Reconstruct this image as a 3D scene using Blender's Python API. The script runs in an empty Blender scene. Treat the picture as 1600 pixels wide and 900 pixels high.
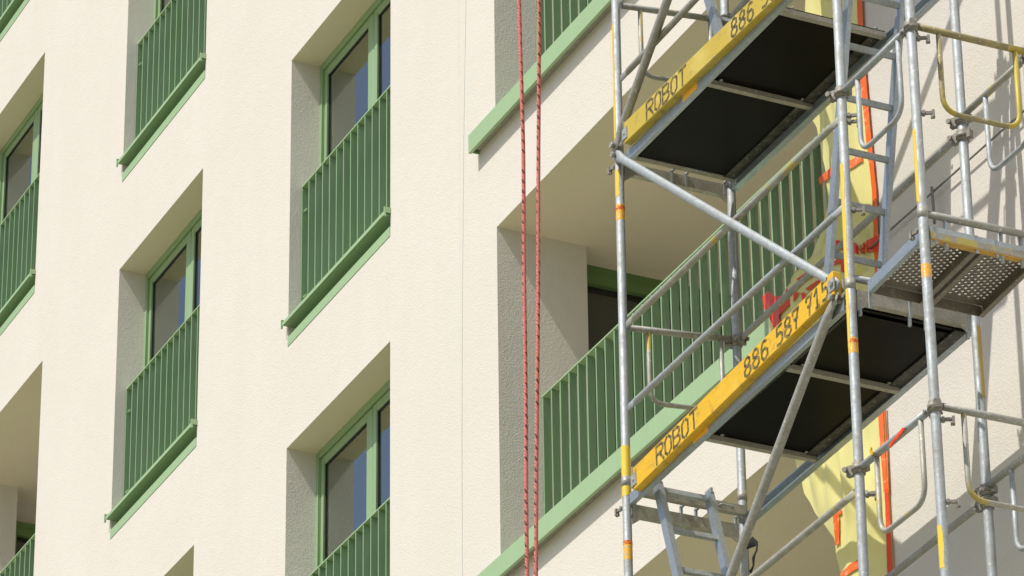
import bpy, bmesh, math, random
from mathutils import Vector, Matrix
random.seed(7)
R_ = math.radians
sc = bpy.context.scene
col = sc.collection

# ------------------------------------------------------------------ camera
YAW, PITCH, ROLL = R_(-64.39866), R_(28.00114), R_(-0.77246)
FPX = 6938.157
CAM = Vector((20.55777, -9.75678, -12.48239))
_f = Vector((math.sin(YAW)*math.cos(PITCH), math.cos(YAW)*math.cos(PITCH), math.sin(PITCH)))
_r = Vector((math.cos(YAW), -math.sin(YAW), 0)); _u = _r.cross(_f)
_c, _s = math.cos(ROLL), math.sin(ROLL)
RR = _c*_r + _s*_u; UU = -_s*_r + _c*_u
cd = bpy.data.cameras.new('camera'); cam = bpy.data.objects.new('camera', cd); col.objects.link(cam)
cd.sensor_width = 36; cd.lens = FPX/1600*36; cd.clip_end = 3000; cd.clip_start = .5
m = Matrix(((RR.x, UU.x, -_f.x), (RR.y, UU.y, -_f.y), (RR.z, UU.z, -_f.z))).to_4x4(); m.translation = CAM
cam.matrix_world = m
sc.camera = cam

def at(x, y, Y=None, X=None):
    d = RR*((x-800)/FPX) + UU*((450-y)/FPX) + _f
    t = (Y-CAM.y)/d.y if Y is not None else (X-CAM.x)/d.x
    return CAM + d*t

# ------------------------------------------------------------------ light
SUN = Vector((.17, -1, 1.5)).normalized()
w = bpy.data.worlds.new('World'); sc.world = w; w.use_nodes = True
nt = w.node_tree; nt.nodes.clear()
sky = nt.nodes.new('ShaderNodeTexSky'); sky.sky_type = 'NISHITA'; sky.sun_disc = False
sky.sun_elevation = math.asin(SUN.z); sky.sun_rotation = math.atan2(SUN.x, SUN.y)
sky.altitude = 200; sky.air_density = 1.0; sky.dust_density = 3.0; sky.ozone_density = .7
bg = nt.nodes.new('ShaderNodeBackground'); bg.inputs[1].default_value = .125
wo = nt.nodes.new('ShaderNodeOutputWorld')
nt.links.new(sky.outputs[0], bg.inputs[0]); nt.links.new(bg.outputs[0], wo.inputs[0])
sd = bpy.data.lights.new('sun', 'SUN'); sd.energy = 4.2; sd.angle = R_(.53); sd.color = (1, .95, .86)
so = bpy.data.objects.new('sun', sd); col.objects.link(so)
so.rotation_euler = SUN.to_track_quat('Z', 'Y').to_euler(); so.location = (5, -10, 20)
sc.view_settings.view_transform = 'Standard'; sc.view_settings.look = 'None'
sc.view_settings.exposure = 0.0; sc.view_settings.gamma = 1
sc.view_settings.use_curve_mapping = False
sc.cycles.max_bounces = 10; sc.cycles.transparent_max_bounces = 16

# ------------------------------------------------------------------ materials
class NT:
    def __init__(s, name):
        s.m = bpy.data.materials.new(name); s.m.use_nodes = True; s.t = s.m.node_tree
        s.b = s.t.nodes['Principled BSDF']; s.out = s.t.nodes['Material Output']
    def n(s, typ, **k):
        q = s.t.nodes.new(typ)
        for a, v in k.items():
            if a in q.inputs.keys() if isinstance(a, str) else False: q.inputs[a].default_value = v
            else: setattr(q, a, v)
        return q
    def l(s, a, b): s.t.links.new(a, b)
    def coord(s, obj=True, scale=None):
        c = s.n('ShaderNodeTexCoord' if obj else 'ShaderNodeNewGeometry')
        o = c.outputs['Object' if obj else 'Position']
        if scale:
            mp = s.n('ShaderNodeMapping'); mp.inputs['Scale'].default_value = scale; s.l(o, mp.inputs[0]); o = mp.outputs[0]
        return o
    def noise(s, co, scale, detail=3, rough=.55):
        q = s.n('ShaderNodeTexNoise'); q.inputs['Scale'].default_value = scale
        q.inputs['Detail'].default_value = detail; q.inputs['Roughness'].default_value = rough
        s.l(co, q.inputs['Vector']); return q.outputs[0]
    def ramp(s, v, stops):
        q = s.n('ShaderNodeValToRGB'); e = q.color_ramp.elements
        while len(e) < len(stops): e.new(.5)
        for i, (p, c) in enumerate(stops):
            e[i].position = p; e[i].color = (c if len(c) == 4 else (*c, 1)) if isinstance(c, tuple) else (c, c, c, 1)
        s.l(v, q.inputs[0]); return q.outputs[0]
    def mix(s, f, a, b, mode='MIX'):
        q = s.n('ShaderNodeMix', data_type='RGBA', blend_type=mode)
        for i, v in ((0, f), (6, a), (7, b)):
            if hasattr(v, 'is_linked') or hasattr(v, 'links'): s.l(v, q.inputs[i])
            elif i == 0: q.inputs[0].default_value = v
            else: q.inputs[i].default_value = (*v, 1)
        return q.outputs[2]
    def bump(s, h, dist, strength=1, prev=None):
        q = s.n('ShaderNodeBump'); q.inputs['Distance'].default_value = dist; q.inputs['Strength'].default_value = strength
        s.l(h, q.inputs['Height'])
        if prev: s.l(prev, q.inputs['Normal'])
        return q.outputs[0]
    def fin(s, colr=None, rough=None, metal=None, bump=None):
        if colr is not None:
            if isinstance(colr, tuple): s.b.inputs['Base Color'].default_value = (*colr, 1)
            else: s.l(colr, s.b.inputs['Base Color'])
        if rough is not None:
            if isinstance(rough, (int, float)): s.b.inputs['Roughness'].default_value = rough
            else: s.l(rough, s.b.inputs['Roughness'])
        if metal is not None: s.b.inputs['Metallic'].default_value = metal
        if bump: s.l(bump, s.b.inputs['Normal'])
        return s.m

def m_plaster(name, c, grain=.0035, smear=1.0):
    a = NT(name); co = a.coord(False)
    big = a.noise(co, .9, 4, .6); mid = a.noise(co, 7, 4, .6)
    streak = a.noise(a.coord(False, (3.5, 3.5, .35)), 1.6, 4, .6)
    c1 = a.mix(a.ramp(big, [(.35, 0.), (.7, 1.)]), c, tuple(v*k for v, k in zip(c, (.96, .965, .95))))
    c2 = a.mix(a.ramp(streak, [(.45, 0.), (.75, .45)]), c1, tuple(v*k for v, k in zip(c, (.94, .94, .925))))
    c3 = a.mix(a.ramp(mid, [(.4, 0.), (.8, .5)]), c2, tuple(v*k for v, k in zip(c, (.965, .97, .96))))
    vo = a.n('ShaderNodeTexVoronoi', feature='F1'); vo.inputs['Scale'].default_value = 105
    a.l(co, vo.inputs['Vector'])
    vh = vo.outputs['Distance']
    g = a.noise(co, 85, 3, .7)
    c4 = a.mix(a.ramp(g, [(.36, .28), (.52, 0.)]), c3, tuple(v*.80 for v in c))
    h2 = a.noise(co, 36, 3, .6)
    b = a.bump(vh, grain*.5, .6); b = a.bump(g, grain*.75, .7, b); b = a.bump(h2, grain*1.0, .22, b)
    b = a.bump(mid, .012, .22, b)
    return a.fin(c4, .92, 0, b)
M = {}
M['plaster'] = m_plaster('plaster', (.69, .652, .600))
M['soffit'] = m_plaster('soffit_plaster', (.765, .68, .535), .0008)
M['ground'] = NT('paving')
a = M['ground']; co = a.coord(False)
M['ground'] = a.fin(a.mix(a.noise(co, .6, 5), (.255, .25, .16), (.315, .31, .205)), .9)

def m_paint(name, c, rough=.42, dirt=.25):
    a = NT(name); co = a.coord(False)
    n = a.noise(co, 6, 5, .65); s = a.noise(a.coord(False, (9, 9, 1.2)), 4, 4, .6)
    c1 = a.mix(a.ramp(n, [(.4, 0.), (.75, dirt)]), c, tuple(min(1, v*.78+.05) for v in c))
    c1 = a.mix(a.ramp(s, [(.52, 0.), (.72, dirt)]), c1, tuple(min(1, v*1.12+.03) for v in c))
    return a.fin(c1, rough, 0, a.bump(a.noise(co, 60, 2), .0004, .4))
M['green'] = m_paint('green_powder_coat', (.335, .487, .27))
M['slat'] = m_paint('shade_darkened_green_coat', (.215, .345, .19), .5, .45)  # same green coat, darkened to paint in the shade on slat faces
M['green2'] = m_paint('shade_darkened_window_green', (.27, .405, .22), .4, .15)  # the green again, toned down so the frames' shade sits in the colour
M['door_shade_green'] = m_paint('shade_darkened_door_green', (.13, .23, .075), .4, .15)  # green of the door frame with loggia shade painted into its colour
M['shade_green_dusty'] = m_paint('dusty_shade_darkened_green_coat', (.22, .345, .195), .55, 1.6)  # dust over the slats' base green, which has shade painted in

def m_galv(name, c=(.56, .58, .585), patches=1.0, paint=None, amt=0., metal=.55, rough=.42, stain=(.27, .255, .22)):
    a = NT(name); co = a.coord(False)
    sp = a.n('ShaderNodeTexVoronoi'); sp.inputs['Scale'].default_value = 95; a.l(co, sp.inputs['Vector'])
    n = a.noise(co, 11, 5, .7); f = a.noise(co, 55, 3, .6)
    c1 = a.mix(a.ramp(sp.outputs['Color'], [(.2, 0.), (.8, .55)]), c, tuple(v*.74 for v in c))
    c1 = a.mix(a.ramp(n, [(.45, 0.), (.72, .8*patches)]), c1, stain)
    c1 = a.mix(a.ramp(f, [(.60, 0.), (.70, .6*patches)]), c1, (.66, .64, .56))
    if paint:
        p = a.noise(a.coord(False, (1, 1, .6)), 5.5, 4, .65)
        e = .62-amt*.25
        c1 = a.mix(a.ramp(p, [(e, 0.), (e+.05, .9)]), c1, paint)
    return a.fin(c1, a.ramp(n, [(.3, rough-.08), (.8, rough+.28)]), metal, a.bump(f, .0008, .6))
M['galv'] = m_galv('galvanised_tube', (.375, .415, .44), patches=.85, metal=.3, rough=.55)
M['galv_d'] = m_galv('weathered_galvanised_tube', (.36, .36, .335), patches=1.1, metal=.3, rough=.55)
M['galv_y'] = m_galv('galvanised_tube_with_old_yellow_paint', (.38, .38, .34), 1.0, (.46, .37, .09), .22, .3, .55)
M['yellow_tube'] = m_galv('worn_yellow_tube', (.33, .28, .13), 1.3, (.46, .37, .06), .35, .15, .55, (.25, .21, .14))
M['alu'] = m_galv('aluminium_profile', (.41, .47, .525), patches=.35, metal=.6, rough=.33)
M['alu_d'] = m_galv('dusty_steel_profile', (.40, .385, .33), patches=.9, metal=.25, rough=.55)
M['plank'] = m_galv('perforated_galvanised_sheet', (.26, .235, .195), patches=.7, metal=.5, rough=.45)
M['yellowp_o'] = m_paint('orange_edge_paint', (.50, .28, .04), .6, 1.0)
M['yellow_face'] = m_galv('steel_face_with_yellow_paint', (.36, .35, .30), 1.0, (.48, .40, .10), .5, .2, .55)
M['yellowp_d'] = m_paint('faded_yellow_paint', (.42, .31, .07), .6, 1.0)
M['yellowp'] = m_paint('yellow_pole_paint', (.78, .56, .05), .5, .9)

a = NT('yellow_toe_board_wood'); co = a.coord(False, (1.5, 8, 8)); co2 = a.coord(False)
g = a.noise(co, 9, 5, .7); d = a.noise(co2, 14, 4, .7)
c1 = a.mix(a.ramp(g, [(.3, 0.), (.75, 1.)]), (.78, .475, .012), (.66, .37, .014))
c1 = a.mix(a.ramp(d, [(.55, 0.), (.68, .8)]), c1, (.33, .21, .05))
c1 = a.mix(a.ramp(a.noise(co2, 5, 4), [(.5, 0.), (.75, .55)]), c1, (.80, .62, .16))
M['board'] = a.fin(c1, .55, 0, a.bump(g, .001, .4))
a = NT('faded_yellow_toe_board_wood'); co = a.coord(False, (1.5, 8, 8)); co2 = a.coord(False)
g = a.noise(co, 9, 5, .7); d = a.noise(co2, 14, 4, .7)
c1 = a.mix(a.ramp(g, [(.3, 0.), (.75, 1.)]), (.56, .42, .05), (.47, .35, .05))
c1 = a.mix(a.ramp(d, [(.55, 0.), (.68, .8)]), c1, (.33, .25, .08))
c1 = a.mix(a.ramp(a.noise(co2, 5, 4), [(.5, 0.), (.75, .5)]), c1, (.78, .68, .28))
M['board_f'] = a.fin(c1, .6, 0, a.bump(g, .001, .4))
a = NT('dark_stencil_paint'); co = a.coord(False)
M['ink'] = a.fin(a.mix(a.ramp(a.noise(co, 45, 3), [(.42, 0.), (.68, .75)]), (.05, .042, .02), (.40, .29, .05)), .7)
a = NT('black_phenolic_plywood'); a.b.inputs['Specular IOR Level'].default_value = .06; co = a.coord(False)
M['ply'] = a.fin(a.mix(a.ramp(a.noise(co, 5, 4), [(.4, 0.), (.75, 1.)]), (.003, .003, .002), (.007, .006, .004)), .38, 0, a.bump(a.noise(co, 30, 2), .0006, .3))
M['frame_dark'] = m_galv('dark_deck_frame', (.035, .035, .03), patches=.5, metal=.3, rough=.5)

def m_foil():
    a = NT('yellow_polythene_film'); co = a.coord(False)
    c1 = a.mix(a.ramp(a.noise(co, 2.5, 4), [(.35, 0.), (.7, 1.)]), (.94, .88, .37), (.90, .84, .33))
    cr = a.noise(a.coord(False, (2.2, 2.2, .8)), 3.2, 2, .45)
    b = a.bump(cr, .022, .55)
    a.fin(c1, .3, 0, b)
    tr = a.n('ShaderNodeBsdfTranslucent'); a.l(c1, tr.inputs[0]); a.l(b, tr.inputs['Normal'])
    tp = a.n('ShaderNodeBsdfTransparent'); tp.inputs[0].default_value = (.95, .93, .7, 1)
    m1 = a.n('ShaderNodeMixShader'); m1.inputs[0].default_value = .16
    a.l(a.b.outputs[0], m1.inputs[1]); a.l(tr.outputs[0], m1.inputs[2])
    m2 = a.n('ShaderNodeMixShader'); m2.inputs[0].default_value = .05
    a.l(m1.outputs[0], m2.inputs[1]); a.l(tp.outputs[0], m2.inputs[2])
    a.l(m2.outputs[0], a.out.inputs[0]); return a.m
M['foil'] = m_foil()
a = NT('orange_masking_tape'); co = a.coord(False)
M['tape'] = a.fin(a.mix(a.ramp(a.noise(co, 26, 4, .7), [(.56, 0.), (.66, .8)]), (.86, .14, .012), (.95, .45, .25)), .4, 0, a.bump(a.noise(co, 20, 3), .002, .5))
a = NT('red_masking_tape'); co = a.coord(False)
M['tape_r'] = a.fin(a.mix(a.ramp(a.noise(co, 20, 4, .7), [(.5, 0.), (.7, .8)]), (.80, .06, .014), (.86, .12, .04)), .4, 0, a.bump(a.noise(co, 20, 3), .003, .6))
a = NT('orange_label'); co = a.coord(False, (1, 1, 1))
M['label'] = a.fin(a.mix(a.ramp(a.noise(a.coord(False, (1, 1, 2.5)), 70, 3), [(.52, 0.), (.62, .45)]), (.93, .50, .04), (.80, .24, .04)), .5)
M['label_band'] = NT('red_label_print'); a = M['label_band']
M['label_band'] = a.fin(a.mix(a.ramp(a.noise(a.coord(False), 130, 2), [(.42, 0.), (.5, 1.)]), (.90, .42, .04), (.62, .07, .02)), .5)

def m_rope():
    a = NT('red_kernmantle_rope')
    tc = a.n('ShaderNodeTexCoord'); sep = a.n('ShaderNodeSeparateXYZ'); a.l(tc.outputs['UV'], sep.inputs[0])
    # two dark tracers winding along: u around, v metres along the rope
    def mth(op, x, y=None):
        q = a.n('ShaderNodeMath', operation=op)
        for i, v in enumerate((x, y)):
            if v is None: continue
            if isinstance(v, (int, float)): q.inputs[i].default_value = v
            else: a.l(v, q.inputs[i])
        return q.outputs[0]
    ph = mth('FRACT', mth('ADD', sep.outputs[0], mth('MULTIPLY', sep.outputs[1], 15.)))
    chk = mth('FRACT', mth('MULTIPLY', sep.outputs[1], 31.))
    t = mth('MULTIPLY', mth('LESS_THAN', mth('FRACT', mth('MULTIPLY', ph, 2.)), .34), mth('LESS_THAN', chk, .45))
    n = a.noise(a.coord(False), 190, 3, .7)
    t = mth('MULTIPLY', t, mth('GREATER_THAN', a.noise(a.coord(False), 14, 2), .40))
    c1 = a.mix(a.ramp(n, [(.35, 0.), (.65, 1.)]), (.62, .15, .125), (.76, .26, .22))
    c1 = a.mix(t, c1, (.16, .03, .04))
    h = mth('SINE', mth('MULTIPLY', mth('ADD', mth('MULTIPLY', sep.outputs[0], 4.), mth('MULTIPLY', sep.outputs[1], 95.)), 6.283))
    return a.fin(c1, .85, 0, a.bump(h, .0012, .8))
M['rope'] = m_rope()
M['thread'] = NT('grey_cord').fin((.42, .50, .52), .7)
M['dark'] = NT('dark_rubber').fin((.015, .016, .015), .5)
M['rust'] = m_galv('weathered_steel_fitting', (.24, .225, .195), patches=1.0, metal=.3, rough=.55)
M['rod'] = m_galv('dull_grey_rod', (.24, .235, .215), patches=.5, metal=.2, rough=.55)

def m_glass(name, tint, boost):
    a = NT(name)
    fr = a.n('ShaderNodeFresnel'); fr.inputs[0].default_value = boost
    gl = a.n('ShaderNodeBsdfGlossy'); gl.inputs['Roughness'].default_value = .015; gl.inputs[0].default_value = (.95, 1, .95, 1)
    nz = a.noise(a.coord(False), 1.6, 2); b = a.bump(nz, .004, .35); a.l(b, gl.inputs['Normal'])
    tp = a.n('ShaderNodeBsdfTransparent'); tp.inputs[0].default_value = (*tint, 1)
    mx = a.n('ShaderNodeMixShader'); a.l(fr.outputs[0], mx.inputs[0]); a.l(tp.outputs[0], mx.inputs[1]); a.l(gl.outputs[0], mx.inputs[2])
    a.l(mx.outputs[0], a.out.inputs[0]); a.t.nodes.remove(a.b); return a.m
M['glass'] = m_glass('window_glass', (.97, .98, .95), 6.0)
a = NT('curtain_fabric'); co = a.coord(False)
M['curtain'] = a.fin(a.mix(a.noise(co, 30, 3), (.80, .79, .68), (.86, .85, .75)), .9)
M['room'] = NT('dim_room').fin((.10, .09, .08), .9)
M['door_glass'] = NT('door_glass').fin((.075, .078, .062), .2)

# ------------------------------------------------------------------ builders
WL = {}
def tag(o, label=None, cat=None, group=None, kind=None):
    if label: o['label'] = label
    if cat: o['category'] = cat
    if group: o['group'] = group
    if kind: o['kind'] = kind
    return o
def empty(name, loc):
    o = bpy.data.objects.new(name, None); o.empty_display_size = .2; col.objects.link(o)
    o.location = loc; WL[o.name] = Vector(loc); return o
def link(name, me, loc, parent=None):
    o = bpy.data.objects.new(name, me); col.objects.link(o)
    loc = Vector(loc); WL[o.name] = loc
    if parent is not None: o.parent = parent; o.location = loc - WL[parent.name]
    else: o.location = loc
    return o
class MB:
    def __init__(s): s.v = []; s.f = []; s.sm = []; s.uv = {}
    def add(s, vs, fs, smooth=False):
        b = len(s.v); s.v += [Vector(v) for v in vs]
        for f in fs: s.f.append([b+i for i in f]); s.sm.append(smooth)
        return s
    def box(s, x0, x1, y0, y1, z0, z1):
        vs = [(x, y, z) for z in (z0, z1) for y in (y0, y1) for x in (x0, x1)]
        return s.add(vs, [(0, 2, 3, 1), (4, 5, 7, 6), (0, 1, 5, 4), (2, 6, 7, 3), (0, 4, 6, 2), (1, 3, 7, 5)])
    def obox(s, c, ax, ay, az):   # oriented box: half-axes
        c = Vector(c)
        vs = [c+ax*i+ay*j+az*k for k in (-1, 1) for j in (-1, 1) for i in (-1, 1)]
        return s.add(vs, [(0, 2, 3, 1), (4, 5, 7, 6), (0, 1, 5, 4), (2, 6, 7, 3), (0, 4, 6, 2), (1, 3, 7, 5)])
    def bar(s, a, b, w, h, side=Vector((0, 1, 0))):   # rectangular bar a->b, w along side, h along the other
        a = Vector(a); b = Vector(b); d = (b-a); n = d.normalized()
        sd = (side-n*side.dot(n)).normalized(); up = n.cross(sd)
        return s.obox((a+b)/2, d/2, sd*w/2, up*h/2)
    def tube(s, pts, r, n=14, caps=True, radii=None, flat=None, uvs=False):
        pts = [Vector(p) for p in pts]; b = len(s.v); rings = []
        prev = None; L = 0
        for i, p in enumerate(pts):
            if i == 0: d = pts[1]-p
            elif i == len(pts)-1: d = p-pts[-2]
            else: d = (pts[i+1]-p).normalized()+(p-pts[i-1]).normalized()
            d.normalize()
            ref = prev if prev is not None else (Vector((0, 0, 1)) if abs(d.z) < .8 else Vector((1, 0, 0)))
            sd = (ref-d*ref.dot(d)).normalized(); prev = sd; up = d.cross(sd)
            rr = radii[i] if radii else r; rx, ry = rr if isinstance(rr, tuple) else (rr, rr)
            if i: L += (p-pts[i-1]).length
            for k in range(n):
                t = 2*math.pi*k/n; s.v.append(p+sd*rx*math.cos(t)+up*ry*math.sin(t))
            rings.append(L)
        for i in range(len(pts)-1):
            for k in range(n):
                k2 = (k+1) % n
                s.f.append([b+i*n+k, b+i*n+k2, b+(i+1)*n+k2, b+(i+1)*n+k]); s.sm.append(True)
                if uvs: s.uv[len(s.f)-1] = [(k/n, rings[i]), ((k+1)/n, rings[i]), ((k+1)/n, rings[i+1]), (k/n, rings[i+1])]
        if caps:
            s.f.append([b+k for k in range(n)][::-1]); s.sm.append(False)
            s.f.append([b+(len(pts)-1)*n+k for k in range(n)]); s.sm.append(False)
        return s
    def mesh(s, name, mat, org):
        me = bpy.data.meshes.new(name); me.from_pydata([tuple(v-org) for v in s.v], [], s.f)
        me.polygons.foreach_set('use_smooth', s.sm)
        if s.uv:
            ul = me.uv_layers.new(name='UVMap')
            for fi, uv in s.uv.items():
                for li, c in zip(me.polygons[fi].loop_indices, uv): ul.data[li].uv = c
        me.materials.append(mat); me.update(); return me
    def build(s, name, mat, parent=None, org=None):
        if org is None:
            n = len(s.v); lo = [min(v[i] for v in s.v) for i in range(3)]; hi = [max(v[i] for v in s.v) for i in range(3)]
            org = Vector([(lo[0]+hi[0])/2, (lo[1]+hi[1])/2, lo[2]])
        return link(name, s.mesh(name, mat, org), org, parent)

def bevel(o, wd=.003, seg=1):
    bm = bmesh.new(); bm.from_mesh(o.data)
    bmesh.ops.remove_doubles(bm, verts=bm.verts, dist=1e-6)
    bmesh.ops.bevel(bm, geom=[e for e in bm.edges if len(e.link_faces) == 2 and e.calc_face_angle(0) > .7], offset=wd, segments=seg, affect='EDGES')
    bm.to_mesh(o.data); bm.free(); return o

H = 2.9
GZ = -14.1
W0, W1 = -2.167, 0.0         # notch bottom .. lintel of a french window, relative to its lintel
# ------------------------------------------------------------------ ground
g = MB().add([(-400, -400, GZ), (400, -400, GZ), (400, 400, GZ), (-400, 400, GZ)], [(0, 1, 2, 3)]).build('ground', M['ground'])
tag(g, 'pale paved ground at the foot of the building', None, None, 'structure')

# ------------------------------------------------------------------ facade
WIN = [(-9.98, -8.34), (-6.436, -4.79), (-3.182, -1.54)]
LOG = [(-10.27, -8.08), (0.0, 4.262)]
LZ = .023                     # loggia soffit, relative
LF = .727 - 2.9               # loggia floor / fascia top, relative
openings = []                 # (x0,x1,z0,z1,kind)
win_list = []; log_list = []
for k in range(-3, 4):
    z = k*H
    for (a_, b_) in WIN[1:]:
        openings.append((a_, b_, z+W0, z, 'w')); win_list.append((a_, b_, z))
    if k >= 2:
        openings.append((*WIN[0], z+W0, z, 'w')); win_list.append((*WIN[0], z))
    elif k == 1:
        openings.append((*LOG[0], z+LF-.02, z+LZ, 'l')); log_list.append((*LOG[0], z))
    else:
        openings.append((*LOG[0], z+LF-.02, z+LZ, 'l')); log_list.append((*LOG[0], z))
    openings.append((*LOG[1], z+LF-.02, z+LZ, 'l')); log_list.append((*LOG[1], z))
BX0, BX1, BZ1, BY1 = -26.0, 12.0, 12.6, 12.0
xs = sorted({BX0, BX1, *[o[0] for o in openings], *[o[1] for o in openings]})
zs = sorted({GZ, BZ1, *[o[2] for o in openings], *[o[3] for o in openings]})
bld = empty('apartment_building', (0, 0, GZ))
tag(bld, 'cream rendered apartment block with green railings and recessed french windows', 'building')
def inside(x, z):
    return any(o[0] < x < o[1] and o[2] < z < o[3] for o in openings)
wm = MB()
idx = {}
def gv(x, z):
    if (x, z) not in idx: idx[(x, z)] = len(wm.v); wm.v.append(Vector((x, 0, z)))
    return idx[(x, z)]
for i in range(len(xs)-1):
    for j in range(len(zs)-1):
        if not inside((xs[i]+xs[i+1])/2, (zs[j]+zs[j+1])/2):
            wm.f.append([gv(xs[i], zs[j]), gv(xs[i+1], zs[j]), gv(xs[i+1], zs[j+1]), gv(xs[i], zs[j+1])]); wm.sm.append(False)
RD = .205
for (x0, x1, z0, z1, kd) in openings:
    if kd == 'w':
        d = RD+.10
        wm.add([(x0, 0, z0), (x0, d, z0), (x0, d, z1), (x0, 0, z1)], [(0, 1, 2, 3)])
        wm.add([(x1, 0, z0), (x1, 0, z1), (x1, d, z1), (x1, d, z0)], [(0, 1, 2, 3)])
        wm.add([(x0, 0, z0), (x1, 0, z0), (x1, d, z0), (x0, d, z0)], [(0, 1, 2, 3)])
    else:
        d = .583
        wm.add([(x0, 0, z0), (x0, d, z0), (x0, d, z1), (x0, 0, z1)], [(0, 1, 2, 3)])
        wm.add([(x1, 0, z0), (x1, 0, z1), (x1, 1.75, z1), (x1, 1.75, z0)], [(0, 1, 2, 3)])
# side, back and roof of the block
wm.add([(BX0, 0, GZ), (BX0, BY1, GZ), (BX0, BY1, BZ1), (BX0, 0, BZ1)], [(0, 3, 2, 1)])
wm.add([(BX1, 0, GZ), (BX1, BY1, GZ), (BX1, BY1, BZ1), (BX1, 0, BZ1)], [(0, 1, 2, 3)])
wm.add([(BX0, BY1, GZ), (BX1, BY1, GZ), (BX1, BY1, BZ1), (BX0, BY1, BZ1)], [(1, 0, 3, 2)])
wm.add([(BX0, 0, BZ1), (BX1, 0, BZ1), (BX1, BY1, BZ1), (BX0, BY1, BZ1)], [(0, 1, 2, 3)])
wall = wm.build('wall', M['plaster'], bld, Vector((0, 0, GZ)))
# soffits of windows and loggias, in smoother render
for (x0, x1, z0, z1, kd) in openings:
    sm_ = MB()
    if kd == 'w': sm_.add([(x0, 0, z1), (x0, RD+.1, z1), (x1, RD+.1, z1), (x1, 0, z1)], [(0, 1, 2, 3)])
    else:
        y1 = 1.75; xa = x0-.25
        sm_.add([(x0, 0, z1), (x0, .583, z1), (x0, y1, z1), (x1, y1, z1), (x1, 0, z1)], [(0, 1, 2, 3, 4)])
        sm_.add([(xa, .583, z1), (xa, y1, z1), (x0, y1, z1), (x0, .583, z1)], [(0, 1, 2, 3)])
    sm_.build('soffit', M['soffit'], bld, Vector(((x0+x1)/2, 0, z1)))
for (x0, x1, z) in log_list:
    lm = MB()
    zt, zf, xa, y1 = z+LZ, z+LF-.02, x0-.25, 1.75
    lm.add([(xa, .583, zf), (x0, .583, zf), (x0, .583, zt), (xa, .583, zt), (xa, y1, zf), (xa, y1, zt), (x1, y1, zf), (x1, y1, zt), (x0, 0, zf), (x1, 0, zf), (x0, y1, zf)],
           [(0, 3, 2, 1), (0, 4, 5, 3), (4, 6, 7, 5), (8, 9, 6, 10), (0, 1, 10, 4)])
    lm.build('loggia_wall', M['plaster'], bld, Vector(((x0+x1)/2, .6, zf)))

# thin vertical joint in the render between the windows and the balconies
MB().box(-.514, -.5115, -.0006, .001, GZ, BZ1).build('render_joint', m_plaster('joint_mortar', (.68, .64, .55)), bld)

# ---- slat meshes shared
def slat_mesh(name, depth, h, thick, mat):
    return MB().box(-thick/2, thick/2, 0, depth, 0, h).mesh(name, mat, Vector())
SL_W = slat_mesh('slat', .056, .950, .010, M['slat'])
SL_B = slat_mesh('slat', .050, 1.148, .011, M['slat'])
SL_BD = slat_mesh('slat', .050, 1.148, .011, M['shade_green_dusty'])

def curtain(x0, x1, z0, z1, y, amp=.035, pitch=.12, seed=0):
    mb = MB(); n = int((x1-x0)/.02); r = random.Random(seed); ph = r.random()*6
    vs = []
    for j, z in enumerate((z0, z1)):
        for i in range(n+1):
            x = x0+(x1-x0)*i/n
            vs.append((x, y+amp*math.sin(x/pitch*6.283+ph+.8*math.sin(x*3.1+ph))*(1 if j == 0 else .7), z))
    mb.add(vs, [(i, i+1, n+2+i, n+1+i) for i in range(n)], True); return mb

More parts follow.
